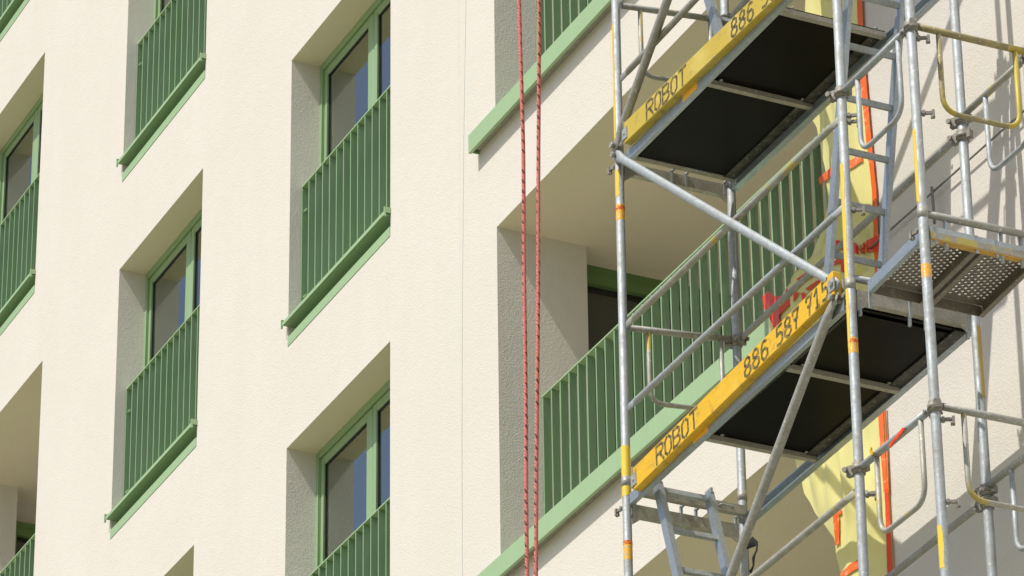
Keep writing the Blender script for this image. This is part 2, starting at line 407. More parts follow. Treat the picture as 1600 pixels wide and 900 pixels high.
wi = 0
for (x0, x1, z) in win_list:
    wi += 1
    # outer frame of the window
    fy0, fy1 = RD, RD+.07; zb = z+W0+.26; fw = .043
    fr = MB()
    fr.box(x0-.01, x0+fw, fy0, fy1, zb, z+.01); fr.box(x1-fw, x1+.01, fy0, fy1, zb, z+.01)
    fr.box(x0+fw, x1-fw, fy0, fy1, z-.048, z+.01); fr.box(x0+fw, x1-fw, fy0, fy1, zb, zb+.05)
    win = fr.build('window_frame', M['green2'], bld); bevel(win, .004)
    MB().box(x1-.42, x1-.02, fy0-.022, fy0-.001, z-.026, z-.001).build('vent_strip', M['green2'], win)
    xm = (x0+x1)/2+.05
    for (sa, sb, swl, swr) in ((x0+fw+.005, xm-.005, .052, .082), (xm+.005, x1-fw-.005, .060, .052)):
        sw = .058; sy0, sy1 = fy0+.014, fy1+.02; st, sb_ = z-.054, zb+.056
        sh = MB(); sh.box(sa, sa+swl, sy0, sy1, sb_, st); sh.box(sb-swr, sb, sy0, sy1, sb_, st)
        sh.box(sa+swl, sb-swr, sy0, sy1, st-sw, st); sh.box(sa+swl, sb-swr, sy0, sy1, sb_, sb_+sw)
        s_ = sh.build('sash', M['green2'], win); bevel(s_, .006)
        MB().box(sa+swl-.006, sb-swr+.006, sy0+.016, sy0+.022, sb_+sw-.006, st-sw+.006).build('pane', M['glass'], win)
        ga = MB(); gy = sy0+.009
        ga.box(sa+swl, sa+swl+.007, gy, gy+.006, sb_+sw, st-sw); ga.box(sb-swr-.007, sb-swr, gy, gy+.006, sb_+sw, st-sw)
        ga.box(sa+swl+.007, sb-swr-.007, gy, gy+.006, st-sw-.012, st-sw); ga.build('gasket', M['dark'], win)
    cu = curtain(x0-.1, xm-.12, zb, z-.02, RD+.145, .014, .085, seed=wi); cu.build('curtain', M['curtain'], win)
    cu = curtain(xm+.10, x1+.1, zb, z-.02, RD+.150, .014, .10, seed=wi+50); cu.build('curtain', M['curtain'], win)
    rm = MB(); ra, rb, rc = x0-.35, x1+.35, RD+.09
    rm.add([(ra, rc, zb-.1), (rb, rc, zb-.1), (rb, rc+2.2, zb-.1), (ra, rc+2.2, zb-.1), (ra, rc, z+.2), (rb, rc, z+.2), (rb, rc+2.2, z+.2), (ra, rc+2.2, z+.2)],
           [(0, 1, 2, 3), (4, 7, 6, 5), (3, 2, 6, 7), (0, 3, 7, 4), (1, 5, 6, 2)])
    rm.add([(ra, rc, zb-.1), (x0+.01, rc, zb-.1), (x0+.01, rc, z+.2), (ra, rc, z+.2)], [(0, 3, 2, 1)])
    rm.add([(x1-.01, rc, zb-.1), (rb, rc, zb-.1), (rb, rc, z+.2), (x1-.01, rc, z+.2)], [(0, 3, 2, 1)])
    rm.build('room_interior', M['room'], win)
    # apron and sill
    za = z+W0
    ap = MB().box(x0+.001, x1-.001, .085, .095, za+.070, za+.215).build('apron_panel', M['slat'], bld)  # dark green here paints in the shade below the sill
    MB().box(x0+.001, x1-.001, -.004, .0845, za+.001, za+.068).build('flashing', M['green'], ap)
    sx0, sx1, sz = x0-.012, x1+.004, za+.160
    si = MB()
    prof = [(RD, sz+.040), (-.034, sz+.018), (-.040, sz+.013), (-.040, sz-.012), (-.034, sz-.012), (-.034, sz+.006), (-.01, sz+.008), (RD, sz+.026)]
    n = len(prof); vs = [(x, y, zz) for x in (sx0, sx1) for y, zz in prof]
    si.add(vs, [list(range(n))[::-1], list(range(n, 2*n))]+[(i, (i+1) % n, n+(i+1) % n, n+i) for i in range(n)])
    s_ = si.build('sill', M['green'], bld)
    MB().box(x0+.002, x1-.002, -.032, .084, za+.146, za+.153).build('sill_underside_shade', M['slat'], s_)  # added dark strip, paints the sill's underside as shaded
    for ex in (sx0-.008, sx1-.002):
        e = MB().box(ex, ex+.010, -.046, -.001, sz-.004, sz+.034); e.box(ex, ex+.010, -.046, -.034, sz-.030, sz-.004)
        e.build('end_cap', M['green'], s_)
    # railing
    ry = .082; zr0, zr1 = za+.245, z-.960
    rl = MB().box(x0+.004, x1-.004, ry-.002, ry+.060, zr1-.009, zr1)
    rail = rl.build('railing', M['green'], bld)
    MB().box(x0+.004, x1-.004, ry+.01, ry+.05, zr0-.008, zr0).build('bottom_rail', M['green'], rail)
    for i in range(15):
        x = x0+.0075+i*.1155
        if x < x1-.01: link('slat', SL_W, (x+.003, ry, zr0+.001), rail).rotation_euler.z = R_(7)
    for zz in (zr1-.19, zr0+.13):
        MB().tube([(x0-.002, ry+.018, zz), (x0+.062, ry+.018, zz)], .008, 8).build('bolt', M['green'], rail)

for (x0, x1, z) in log_list:
    bx0, bx1 = x0-.234, x1-.03
    zt = z+LF+.019
    fa = MB().box(bx0, bx1, -.070, -.062, zt-.122, zt)
    fa.box(bx0, bx1, -.062, .16, zt-.010, zt-.002); fa.box(bx0, bx1, -.062, -.05, zt-.122, zt-.115)
    fa.box(bx0, bx0+.006, -.062, -.001, zt-.115, zt-.010)
    f = fa.build('balcony_fascia', M['green'], bld)
    MB().box(bx0+.03, bx1-.03, -.045, -.001, zt-.10, zt-.02).build('bracket_rail', M['alu_d'], f)
    ry = .275; zr1 = z-1.03; zr0 = zr1-1.16
    rl = MB().box(x0+.002, x1-.004, ry-.003, ry+.063, zr1-.009, zr1)
    rail = rl.build('balcony_railing', M['green'], bld)
    MB().box(x0+.002, x1-.004, ry+.01, ry+.05, zr0-.008, zr0+.0015).build('bottom_rail', M['green'], rail)
    i = 0; x = x0+.006
    while x < x1-.02:
        dusty = x0 > -1 and x > 1.5
        link('slat', SL_BD if dusty else SL_B, (x+.003, ry, zr0+.002), rail).rotation_euler.z = R_(7); x += .1153
    # side door of the loggia
    xd = x0-.25; dz = 0 if x0 > -1 else -.20
    dzt = z+LZ-.001+dz; dy0, dy1 = .60, 1.68; dzb = z+LF
    dr = MB(); fx = xd+.05
    dr.box(xd+.001, fx, dy0, dy1, dzt-.055, dzt); dr.box(xd+.001, fx+.008, dy0, dy1, dzt-.125, dzt-.060)
    dr.box(xd+.001, fx, dy0, dy0+.06, dzb, dzt-.13); dr.box(xd+.001, fx, dy1-.06, dy1, dzb, dzt-.13)
    dr.box(xd+.001, fx, 1.08, 1.18, dzb, dzt-.13)
    d = dr.build('balcony_door', M['door_shade_green'], bld)
    if x1-x0 > 3:     # glazed door in the back wall of the loggia
        bx, bz, by = x0+.9, z-.18, 1.75
        gd = MB(); gd.box(bx, bx+1.9, by-.05, by-.002, bz-.07, bz)
        for q in (0, .915, 1.83): gd.box(bx+q, bx+q+.07, by-.05, by-.002, dzb, bz-.071)
        gd.box(bx+.071, bx+.914, by-.048, by-.004, dzb, dzb+.07); gd.box(bx+.986, bx+1.829, by-.048, by-.004, dzb, dzb+.07)
        g_ = gd.build('glazed_door', M['green2'], bld)
        for q in (.071, .986): MB().box(bx+q, bx+q+.843, by-.03, by-.02, dzb+.071, bz-.072).build('door_pane', M['door_glass'], g_)
    MB().box(xd+.002, xd+.016, dy0+.06, dy1-.06, dzb, dzt-.165).build('door_pane', M['door_glass'], d)
    MB().box(xd+.002, xd+.02, dy0+.06, dy1-.06, dzt-.165, dzt-.127).build('door_gasket', M['dark'], d)

# ------------------------------------------------------------------ hanging ropes and cord
def hang(pts, Y, r, name, mat, label, cat, group=None, n=10, top=14):
    P = [at(x, y, Y) for x, y in pts]
    d0 = (P[0]-P[1]).normalized(); d1 = (P[-1]-P[-2]).normalized()
    P = [P[0]+d0*(top-P[0].z)/max(.2, d0.z)]+P+[P[-1]+d1*((P[-1].z-(GZ+.3))/max(.2, -d1.z))]
    # resample with slight waviness
    Q = []
    for i in range(len(P)-1):
        m_ = max(1, int((P[i+1]-P[i]).length/.12))
        for k in range(m_): 
            q = P[i].lerp(P[i+1], k/m_); Q.append(q+Vector((.0045*math.sin(q.z*1.9+Y*3)+.0015*math.sin(q.z*7.7+Y*9), .003*math.sin(q.z*2.7), 0))*(r/.0057))
    Q.append(P[-1])
    mb = MB(); mb.tube(Q, r, n, True, uvs=True)
    return tag(mb.build(name, mat), label, cat, group)
hang([(812.5, 0), (817, 225), (819, 450), (822, 675), (824.5, 900)], -5.0, .0057, 'climbing_rope', M['rope'],
     'red climbing rope with dark flecks, left of two before the cream wall', 'rope', 'red climbing ropes hanging down the facade')
hang([(842.5, 0), (841, 225), (840, 450), (839.5, 675), (837.5, 900)], -5.1, .0055, 'climbing_rope', M['rope'],
     'red climbing rope with dark flecks, the right of two, nearer the scaffold', 'rope', 'red climbing ropes hanging down the facade')
hang([(728, 0), (724.6, 225), (722.6, 450), (722.2, 675), (722.6, 900)], -1.2, .0011, 'thin_cord', M['thread'],
     'very thin blue grey cord hanging straight down the plain wall left of the ropes', 'cord', None, 6)

# ------------------------------------------------------------------ scaffold
F, B = -.95, -.33
RP = .0222
def XP1(z): return 3.447+.0084*z
def XP2(z): return 3.462+.007*z
def XP3(z): return 5.670+.013*z
def XP5(z): return 5.658+.003*z
def XP4(z): return 6.268
def XP6(z): return 6.285
POLES = {1: (XP1, F), 2: (XP2, B), 3: (XP3, F), 5: (XP5, B), 4: (XP4, F), 6: (XP6, B)}
ZN = lambda k: -1.545+1.84*k          # node heights; k = 0 upper platform, -1 lower platform
scf = empty('scaffold_tower', (4.55, -.64, GZ))
tag(scf, 'galvanised steel scaffold tower standing close against the cream facade', 'scaffold')
ZT = ZN(2)+1.2
def pole_pt(i, z): fx, y = POLES[i]; return Vector((fx(z), y, z))
pmats = {1: 'galv', 2: 'galv', 3: 'galv', 5: 'galv', 4: 'galv', 6: 'galv'}
for i in POLES:
    pl = MB().tube([pole_pt(i, GZ+.02), pole_pt(i, ZT)], RP, 20).build('standard', M[pmats[i]], scf, pole_pt(i, GZ))
    bp = pole_pt(i, GZ); MB().box(bp.x-.08, bp.x+.08, bp.y-.08, bp.y+.08, GZ, GZ+.012).build('base_plate', M['galv_d'], pl)
    for k in range(-5, 3):      # tube joints: a slim collar where one frame stands on the next
        z = ZN(k)+(.055 if i in (1, 3) else .09)
        p = pole_pt(i, z); q = pole_pt(i, z+.05)
        MB().tube([p, q], RP+.0016, 20).build('joint_sleeve', M['galv_d'], pl)
    def half(z0, z1, side, mat, nm, span=1.0, rad=RP+.0009, pl=pl, i=i):
        mb = MB(); n = 10; vs = []; m_ = 8; rr = random.Random(int(z0*1000))
        for j in range(m_+1):
            z = z0+(z1-z0)*j/m_; c = pole_pt(i, z)
            j0 = rr.uniform(-.12, .12); j1 = rr.uniform(-.12, .12)
            for t in range(n+1):
                a_ = side-span+j0+(2*span+j1-j0)*t/n
                vs.append(c+Vector((math.cos(a_)*rad, math.sin(a_)*rad, (rr.uniform(-.01, .01) if j in (0, m_) and nm != 'label' else 0))))
        mb.add(vs, [(j*(n+1)+t, j*(n+1)+t+1, (j+1)*(n+1)+t+1, (j+1)*(n+1)+t) for j in range(m_) for t in range(n)], True)
        return mb.build(nm, mat, pl)
    view = math.atan2(CAM.y-POLES[i][1], CAM.x-POLES[i][0](0))
    LFT = view-1.25
    if i == 1:
        half(at(970, 345, F).z, at(970, 320, F).z, view, M['label'], 'label', 3.1)
        half(at(980, 878, F).z, at(980, 853, F).z, view, M['label'], 'label', 3.1)
        half(-1.75, -1.60, LFT, M['yellowp'], 'paint_mark', 1.2); half(-1.42, -.75, LFT, M['yellowp'], 'paint_mark', .55)
        half(-3.38, -3.12, view, M['yellowp'], 'paint_mark', 2.4)
    if i == 3:
        half(at(1334, 553, F).z, at(1334, 528, F).z, view, M['label'], 'label', 3.1)
        half(-3.62, -3.30, LFT, M['yellowp'], 'paint_mark', .8); half(-3.30, -2.70, LFT, M['yellowp'], 'paint_mark', .95)
    if i == 4:
        half(at(1448, 436, F).z, at(1448, 414, F).z, view, M['label'], 'label', 3.1)
        half(-3.22, -2.86, LFT, M['yellowp'], 'paint_mark', .8); half(-4.95, -4.75, LFT, M['yellowp'], 'paint_mark', 1.2)
    if i == 5: half(-3.75, -3.40, view+.75, M['yellowp_d'], 'paint_mark', .55)
    if i == 1:
        for yy in (320, 853): half(at(970, yy+9, F).z, at(970, yy+3, F).z, view, M['label_band'], 'label', 3.1, RP+.0016)
    if i == 3: half(at(1334, 537, F).z, at(1334, 531, F).z, view, M['label_band'], 'label', 3.1, RP+.0016)

def wedge(p, dr=(-1, 0), name='wedge_lock'):
    """small steel wedge lock with a downturned hook sticking out of a pole"""
    p = Vector(p); d = Vector((dr[0], dr[1], 0)).normalized(); s_ = Vector((-d.y, d.x, 0)); u = Vector((0, 0, 1))
    mb = MB()
    mb.obox(p+d*.045, d*.030, s_*.006, u*.007)
    mb.obox(p+d*.074-u*.006, d*.006, s_*.010, u*.018)
    mb.obox(p+d*.070-u*.022, d*.009, s_*.006, u*.006)
    mb.tube([p+d*.030-s_*.016, p+d*.030+s_*.016], .009, 8)
    return mb.build(name, M['rust'], scf)
def coupler(p, axis=Vector((0, 0, 1)), r=RP, side=Vector((1, 0, 0)), name='coupler'):
    p = Vector(p); axis = axis.normalized(); side = (side-axis*side.dot(axis)).normalized(); t = axis.cross(side)
    mb = MB()
    mb.tube([p-axis*.026, p+axis*.026], r+.007, 14)
    mb.tube([p-axis*.010, p+axis*.010], r+.0115, 14)
    mb.obox(p+side*(r+.020), side*.018, t*.012, axis*.024)
    mb.tube([p+side*(r+.03)-t*.045, p+side*(r+.03)+t*.035], .0065, 8)
    mb.tube([p+side*(r+.03)+t*.026, p+side*(r+.03)+t*.038], .013, 6)
    mb.obox(p-side*(r+.014), side*.012, t*.014, axis*.019)
    return mb.build(name, M['rust'], scf)

def clamp_end(p, d, mb):      # wedge head at the end of a ledger: tapered fork
    mb.obox(p+d*.012, d*.022, Vector((0, 1, 0))*.009, Vector((0, 0, 1))*.026)

for k in range(-6, 3):
    z = ZN(k)
    for (fa, ba) in ((1, 2), (3, 5), (4, 6)):
        z = ZN(k) + (0 if fa == 1 else .042)
        a_ = pole_pt(fa, z); b_ = pole_pt(ba, z)
        y0, y1 = a_.y+RP, b_.y-RP; x = (a_.x+b_.x)/2
        if fa == 1: z = ZN(k)-(.012 if k == 0 else .047)
        t = MB(); t.box(x-.0035, x+.0035, y0, y1, z-.050, z+.012); t.box(x-.030, x-.0035, y0, y1, z-.050, z-.044); t.box(x-.030, x-.0035, y0, y1, z+.006, z+.012)
        tr = t.build('transom', M['alu' if fa == 4 else 'alu_d'], scf)
        if fa == 4: MB().box(x+.0035, x+.008, y0+.001, y1-.001, z-.0485, z-.016).build('painted_face', M['yellow_face'], tr); MB().box(x-.026, x+.0085, y0+.001, y1-.001, z-.0545, z-.0505).build('painted_lip', M['yellowp_o'], tr)
        # gussets where the transom meets the poles
        g_ = MB()
        for yy, sg in ((y0, 1), (y1, -1)):
            g_.add([(x-.003, yy, z-.05), (x-.003, yy+sg*.06, z-.05), (x-.003, yy, z-.095), (x+.003, yy, z-.05), (x+.003, yy+sg*.06, z-.05), (x+.003, yy, z-.095)],
                   [(0, 1, 2), (3, 5, 4), (0, 2, 5, 3), (1, 4, 5, 2)])
        g_.build('gusset', M['alu_d'], tr)
        wedge(pole_pt(fa, z+.0), (-1, -.25))
    z = ZN(k)
    if True:   # tube of the frame at platform height on the outer frame, with the hangers that carry the transom
        z4 = z+.115; a_ = pole_pt(4, z4); b_ = pole_pt(6, z4)
        MB().tube([a_, b_], .0165, 14).build('frame_tube', M['galv_d'], scf)
        for f_ in (.17, .62, .78):
            yy = F+(B-F)*f_; hg = MB().tube([(6.272, yy, z-.045), (6.272, yy, z4-.012)], .0085, 8); hg.build('hanger', M['galv'], scf)
        a_ = pole_pt(3, z4); b_ = pole_pt(5, z4)
        MB().tube([a_, a_.lerp(b_, .98)], .0165, 14).build('frame_tube', M['galv'], scf)

def rail(a, b, r=.0165, mat='galv_d', name='guard_rail', ends=True):
    a = Vector(a); b = Vector(b); d = (b-a).normalized(); L = (b-a).length
    P = [a, a+d*.05, a+d*.09, b-d*.09, b-d*.05, b]
    rad = [(r*1.3, r*.35), (r*1.3, r*.35), (r, r), (r, r), (r*1.3, r*.35), (r*1.3, r*.35)] if ends else None
    return MB().tube(P, r, 14, radii=rad).build(name, M[mat], scf)
for k in range(-2, 2):
    z = ZN(k)
    for dz, m_ in ((.930, 'galv_y'), (.48, 'galv_d')):
        a_ = pole_pt(1, z+dz-.02)+Vector((RP+.020, .0, 0)); b_ = pole_pt(3, z+dz)+Vector((-RP-.006, .0, 0))
        rail(a_, b_, .0168, 'galv' if (k, dz) == (-1, .48) else m_)
        wedge(pole_pt(3, z+dz-.03), (.55, .85))
    a_ = pole_pt(2, z+.955)+Vector((.035, 0, 0)); b_ = pole_pt(5, z+.985)+Vector((-.03, 0, 0))
    rail(a_, b_, .0165, 'galv_d')
    coupler(pole_pt(2, z+.955)); coupler(pole_pt(5, z+.965), side=Vector((-1, -.4, 0)))
    # end guard frame between the two left poles: tube with a bent loop below
def bend(pts, rad=.05, n=6):
    """round the corners of a polyline"""
    pts = [Vector(p) for p in pts]; out = [pts[0]]
    for i in range(1, len(pts)-1):
        a_, p, b_ = pts[i-1], pts[i], pts[i+1]
        r1 = min(rad, (a_-p).length*.45, (b_-p).length*.45)
        s_ = p+(a_-p).normalized()*r1; e = p+(b_-p).normalized()*r1
        for j in range(n+1):
            t = j/n; out.append(s_*(1-t)**2+p*2*t*(1-t)+e*t*t)
    return out+[pts[-1]]
def gate(p, q, drop, mat_t, mat_u, x_in=(.19, .19), over=.035, r=.0165):
    p = Vector(p); q = Vector(q); d = (q-p).normalized()
    t = MB().tube([p+d*over, q-d*over], r, 14).build('gate_tube', M[mat_t], scf)
    L = (q-p).length; a_ = p+d*L*x_in[0]; b_ = q-d*L*x_in[1]; u = Vector((0, 0, -1))
    MB().tube(bend([a_+u*r*.6, a_+u*drop, b_+u*drop, b_+u*r*.6], .085), .0122, 12).build('gate_loop', M[mat_u], scf)
for k in range(-2, 2):
    z = ZN(k)
    gate(pole_pt(1, z+.915), pole_pt(2, z+.965), .40, 'galv_d', 'galv_y', (.22, .14))
    coupler(pole_pt(2, z+.96), side=Vector((-.5, -1, 0)))
    # gates round the connecting bay
    zz = -2.335 + 1.875*k if k <= 0 else -2.335+1.84*k
    zz = {0: -2.335+1.84, -1: -2.335, -2: -4.20, 1: -2.335+3.68}[k]
    gate(pole_pt(3, zz), pole_pt(4, zz+.005), .385, 'galv', 'galv' if k == -1 else 'galv_y', (.235, .185))
    gate(pole_pt(4, zz+.01), pole_pt(6, zz+.005), .41, 'yellow_tube' if k == -1 else 'galv_d', 'yellow_tube' if k == -1 else 'galv_y', (.22, .16))
    gate(pole_pt(5, zz+.02), pole_pt(6, zz+.02), .41, 'galv_y', 'galv', (.33, .12))
    for i in (3, 4, 5, 6): coupler(pole_pt(i, zz), side=Vector((-1, -.5, 0)) if i != 4 else Vector((-1, .3, 0)))
    wedge(pole_pt(4, zz-.06), (.5, .85)); wedge(pole_pt(3, zz-.12), (.6, .8)); wedge(pole_pt(4, zz-.44), (.5, .85))

def diag(a, b, mat='galv'):
    a = Vector(a); b = Vector(b); d = (b-a).normalized(); r = .0222
    P = [a-d*.02, a+d*.035, a+d*.11, b-d*.11, b-d*.035, b+d*.02]
    # flattened fork ends: wide in the facade plane, thin towards the wall
    mb = MB(); n = 16; sd = Vector((0, 1, 0)); up = d.cross(sd).normalized()
    b0 = len(mb.v)
    for p, (ry, ru) in zip(P, [(.006, .022), (.007, .031), (r, r), (r, r), (.007, .031), (.006, .022)]):
        for t in range(n):
            an = 2*math.pi*t/n; mb.v.append(p+sd*ry*math.cos(an)+up*ru*math.sin(an))
    for i in range(len(P)-1):
        for t in range(n):
            t2 = (t+1) % n; mb.f.append([b0+i*n+t, b0+i*n+t2, b0+(i+1)*n+t2, b0+(i+1)*n+t]); mb.sm.append(True)
    mb.f.append([b0+t for t in range(n)][::-1]); mb.sm.append(False); mb.f.append([b0+(len(P)-1)*n+t for t in range(n)]); mb.sm.append(False)
    o = mb.build('diagonal_brace', M[mat], scf)
    for p in (a+d*.012, b-d*.012):
        nb = MB().tube([p-sd*.028, p+sd*.02], .008, 8); nb.tube([p-sd*.030, p-sd*.012], .016, 6); nb.build('bolt', M['galv_d'], o)
YD = F-.034
for k in range(-3, 2):
    z = ZN(k)
    if k % 2 == 0: diag(pole_pt(1, z+.018)+Vector((.028, -.034, 0)), pole_pt(3, z-1.74)+Vector((-.06, -.034, 0)), 'galv')
    else: diag(pole_pt(3, z+.055)+Vector((-.075, -.034, 0)), pole_pt(1, z-1.78)+Vector((.02, -.034, 0)), 'galv_d')

# rod and stub hanging on the wall behind the connecting bay
rd = MB().tube([(4.25, -.03, -2.245), (6.4, -.03, -2.245)], .0052, 8).build('steel_rod', M['rod'])
tag(rd, 'thin dark horizontal rod stretched along the wall behind the ladder and rear pole', 'rod')
st = MB().tube([(4.895, -.045, -2.23), (4.90, -.045, -2.43)], .0075, 8).build('short_pin', M['rod'])
tag(st, 'short grey pin standing across the thin rod on the shaded wall', 'pin')

# ------------------------------------------------------------------ lettering
GL = {
 'R': [[(0, 0), (0, 1), (.62, 1), (.85, .86), (.85, .66), (.62, .52), (0, .52)], [(.38, .52), (.9, 0)]],
 'O': [[(.30, 0), (.05, .18), (.05, .82), (.30, 1)], [(.50, 1), (.80, .82), (.80, .18), (.50, 0)]],
 'B': [[(0, 0), (0, 1), (.55, 1), (.78, .87), (.78, .66), (.55, .53), (0.1, .53)], [(.55, .53), (.82, .38), (.82, .14), (.55, 0), (0, 0)]],
 'T': [[(0, 1), (.9, 1)], [(.45, 1), (.45, 0)]],
 '8': [[(.42, .53), (.12, .66), (.12, .86), (.34, 1), (.52, 1), (.74, .86), (.74, .66), (.42, .53), (.06, .38), (.06, .14), (.30, 0), (.55, 0), (.80, .14), (.80, .38), (.42, .53)]],
 '6': [[(.72, .92), (.50, 1), (.28, .95), (.08, .68), (.08, .2), (.28, 0), (.55, 0), (.80, .16), (.80, .40), (.55, .56), (.28, .54), (.1, .40)]],
 '5': [[(.78, 1), (.14, 1), (.12, .56), (.5, .62), (.78, .46), (.78, .16), (.52, 0), (.08, .04)]],
 '7': [[(.05, .84), (.05, 1), (.82, 1), (.45, .45), (.38, 0)], [(.22, .5), (.62, .5)]],
 '1': [[(.10, .74), (.42, 1), (.42, 0)], [(.2, 0), (.66, 0)]],
}
def lettering(a, ex, ez, text_spans, parent, h, sw=.0145, y=-1):
    """strokes in the plane of a board: a origin, ex along the board, ez up"""
    mb = MB(); ny = Vector((0, -1, 0))
    for (txt, s0, s1) in text_spans:
        adv = (s1-s0)/len(txt)
        for i, ch in enumerate(txt):
            o = a+ex*(s0+adv*i)
            for poly in GL[ch]:
                P = [o+ex*(x*adv*.92)+ez*(zz*h+ (0)) for x, zz in poly]
                for p, q in zip(P[:-1], P[1:]):
                    d = (q-p); L = d.length
                    if L < 1e-6: continue
                    d.normalize(); t = d.cross(ny)
                    p2, q2 = p-d*sw*.35, q+d*sw*.35
                    y_ = ny*(.0010+.0001*random.random())
                    vs = [p2-t*sw/2, q2-t*sw/2, q2+t*sw/2, p2+t*sw/2]
                    mb.add([v+y_ for v in vs]+vs, [(0, 1, 2, 3), (0, 4, 5, 1), (1, 5, 6, 2), (2, 6, 7, 3), (3, 7, 4, 0)])
    return mb.build('lettering', M['ink'], parent)

# ------------------------------------------------------------------ toe boards
YT = -1.0
def toe_board(z0, z1, mat, label, text=True, y=YT, xa=3.588, xb=5.565, h=.121):
    a = Vector((xa, y, z0)); b = Vector((xb, y, z1)); ex = (b-a).normalized(); L = (b-a).length
    ez = Vector((-ex.z, 0, ex.x)); th = Vector((0, .044, 0))
    root = empty('toe_board', a)
    mb = MB(); mb.obox(a+ex*L/2+ez*h/2+th/2, ex*L/2, th/2, ez*h/2)
    o = bevel(mb.build('board', M[mat], root), .004)
    for s_ in (0, 1):     # steel end fittings
        c = a+ex*(.012+s_*(L-.024))+ez*h*.42
        e = MB(); e.obox(c+Vector((0, -.002, 0)), ex*.026, Vector((0, .003, 0)), ez*.030); e.obox(c+Vector((0, .047, 0)), ex*.026, Vector((0, .003, 0)), ez*.030)
        if s_ == 0: e.obox(c+ex*(-.016 if s_ == 0 else .016)+Vector((0, .016, 0))+ez*.02, ex*.004, Vector((0, .018, 0)), ez*.060)
        e.tube([c+Vector((0, -.010, 0)), c+Vector((0, .0, 0))], .007, 8)
        e.build('end_fitting', M['galv'], root)
    if text:
        lettering(a+ez*.014, ex, ez, [('ROBOT', .250, .685), ('886', 1.138, 1.383), ('587', 1.448, 1.683), ('715', 1.733, 1.948)], root, h-.030)
    tag(root, label, 'toe board', 'yellow toe boards along the front of the work platforms')
    return root
toe_board(-1.533, -1.592, 'board_f', 'faded yellow wooden toe board lettered ROBOT 886 587 715 on the upper platform')
toe_board(-3.432, -3.332, 'board', 'bright orange yellow wooden toe board lettered ROBOT 886 587 715 on the lower platform')
toe_board(-1.585+1.84, -1.585+1.84, 'board_f', 'plain yellow toe board on the highest platform, above the lettered ones', False)
# rear toe boards throw stripes of shade on the wall
for z in (.34,):
    r_ = toe_board(z, z, 'board_f', 'plain yellow toe board at the wall side of the highest platform', False, y=-.325, xa=3.56, xb=5.50, h=.11)
    del r_['group']

# ------------------------------------------------------------------ work platforms
def platform(zc, tilt, bx0, bx1, cross, label, hatch, k):
    """zc: underside height; black plywood from bx0..bx1, open hatch on the rest"""
    X0, X1 = XP1(zc)+.055, XP3(zc)-.045
    root = empty('work_platform', ((X0+X1)/2, (F+B)/2, zc))
    y0, y1 = F-.012, B+.015
    def zz(x): return zc+tilt*(x-X0)
    for (ya, yb, fl) in ((y0, y0+.006, 1), (y1-.006, y1, -1)):
        mb = MB(); z0, z1 = zc-.050, zc+.004
        def slab(ya, yb, za, zb):
            vs = [(x, y, (zz(x)-zc)+z) for z in (za, zb) for y in (ya, yb) for x in (X0, X1)]
            mb.add(vs, [(0, 2, 3, 1), (4, 5, 7, 6), (0, 1, 5, 4), (2, 6, 7, 3), (0, 4, 6, 2), (1, 3, 7, 5)])
        slab(ya, yb, z0, z1)
        if fl == 1: slab(yb, yb+.020, z0, z0+.006); slab(yb, yb+.03, z1-.006, z1)
        else: slab(ya-.030, ya, z0, z0+.006); slab(ya-.03, ya, z1-.006, z1)
        mb.build('side_beam', M['alu'], root)
    ip = MB(); ip.box(bx0, bx1, y0+.036, y1-.036, zc-.004, zc+.008)
    o = ip.build('plywood_deck', M['ply'], root)
    for xx in cross:
        c = MB(); c.box(xx-.016, xx+.016, y0+.0365, y1-.0365, zc-.030, zc-.005); c.build('crossbar', M['alu_d'], root)
        for yy in (y0+.10, y1-.10): MB().tube([(xx+.03, yy, zc-.009), (xx+.03, yy, zc-.003)], .009, 8).build('rivet', M['galv'], root)
    for xx, sg in ((X0, 1), (X1, -1)):
        e = MB(); e.box(min(xx, xx+sg*.03), max(xx, xx+sg*.03), y0+.0362, y1-.0362, zc-.004, zc+.044); eb = e.build('end_beam', M['alu_d'], root)
        for f_ in (.32, .78):
            yc = y0+(y1-y0)*f_; xo = xx-.014*(1 if sg < 0 else -1)+sg*.018
            MB().tube(bend([(xx+sg*.030, yc-.035, zc+.018), (xx+sg*.044, yc-.035, zc+.020), (xx+sg*.044, yc+.035, zc+.020), (xx+sg*.030, yc+.035, zc+.018)], .012, 4), .005, 8).build('grab_handle', M['galv'], eb)
        for yy in (y0+.05, y0+.30, y0+.38, y1-.05):
            cl = MB()
            cl.box(xx-sg*.050-.004, xx-sg*.050+.010, yy-.006, yy+.006, zc-.060, zc+.012); cl.box(min(xx-sg*.050, xx), max(xx-sg*.050, xx), yy-.006, yy+.006, zc+.004, zc+.016)
            cl.build('claw', M['galv'], root)
    # inner plywood supports: dark angle along the long sides
    for (ya, yb) in ((y0+.0365, y0+.052), (y1-.095, y1-.0365)):
        MB().box(bx0, bx1, ya, yb, zc-.012, zc-.0045).build('edge_strip', M['frame_dark'], root)
    sx = X0+.66
    lb = MB(); lb.box(sx, sx+.15, y0-.0012, y0, zc-.040+tilt*.7, zc+.0+tilt*.7); lb.build('label', M['label'], root)
    if hatch:   # lid folded up
        hx0, hx1 = hatch
        lid = MB().obox(((hx0 if hx0 > 4.6 else hx1), (y0+y1)/2+.12, zc+.28), Vector((.006, 0, 0)), Vector((0, .17, 0)), Vector((0.03, 0, .26)))
        lid.build('hatch_lid', M['ply'], root)
    tag(root, label, 'platform', 'work platforms of the scaffold')
    return root
platform(-1.545, -.006, 3.53, 5.06, [4.33, 5.055], 'upper work platform, black plywood underside with one bright crossbar, ladder rising at its right end', None, 0)
platform(-3.395, +.018, 4.20, 5.60, [4.205, 4.99], 'lower work platform, black underside with an open hatch at its left end', None, -1)
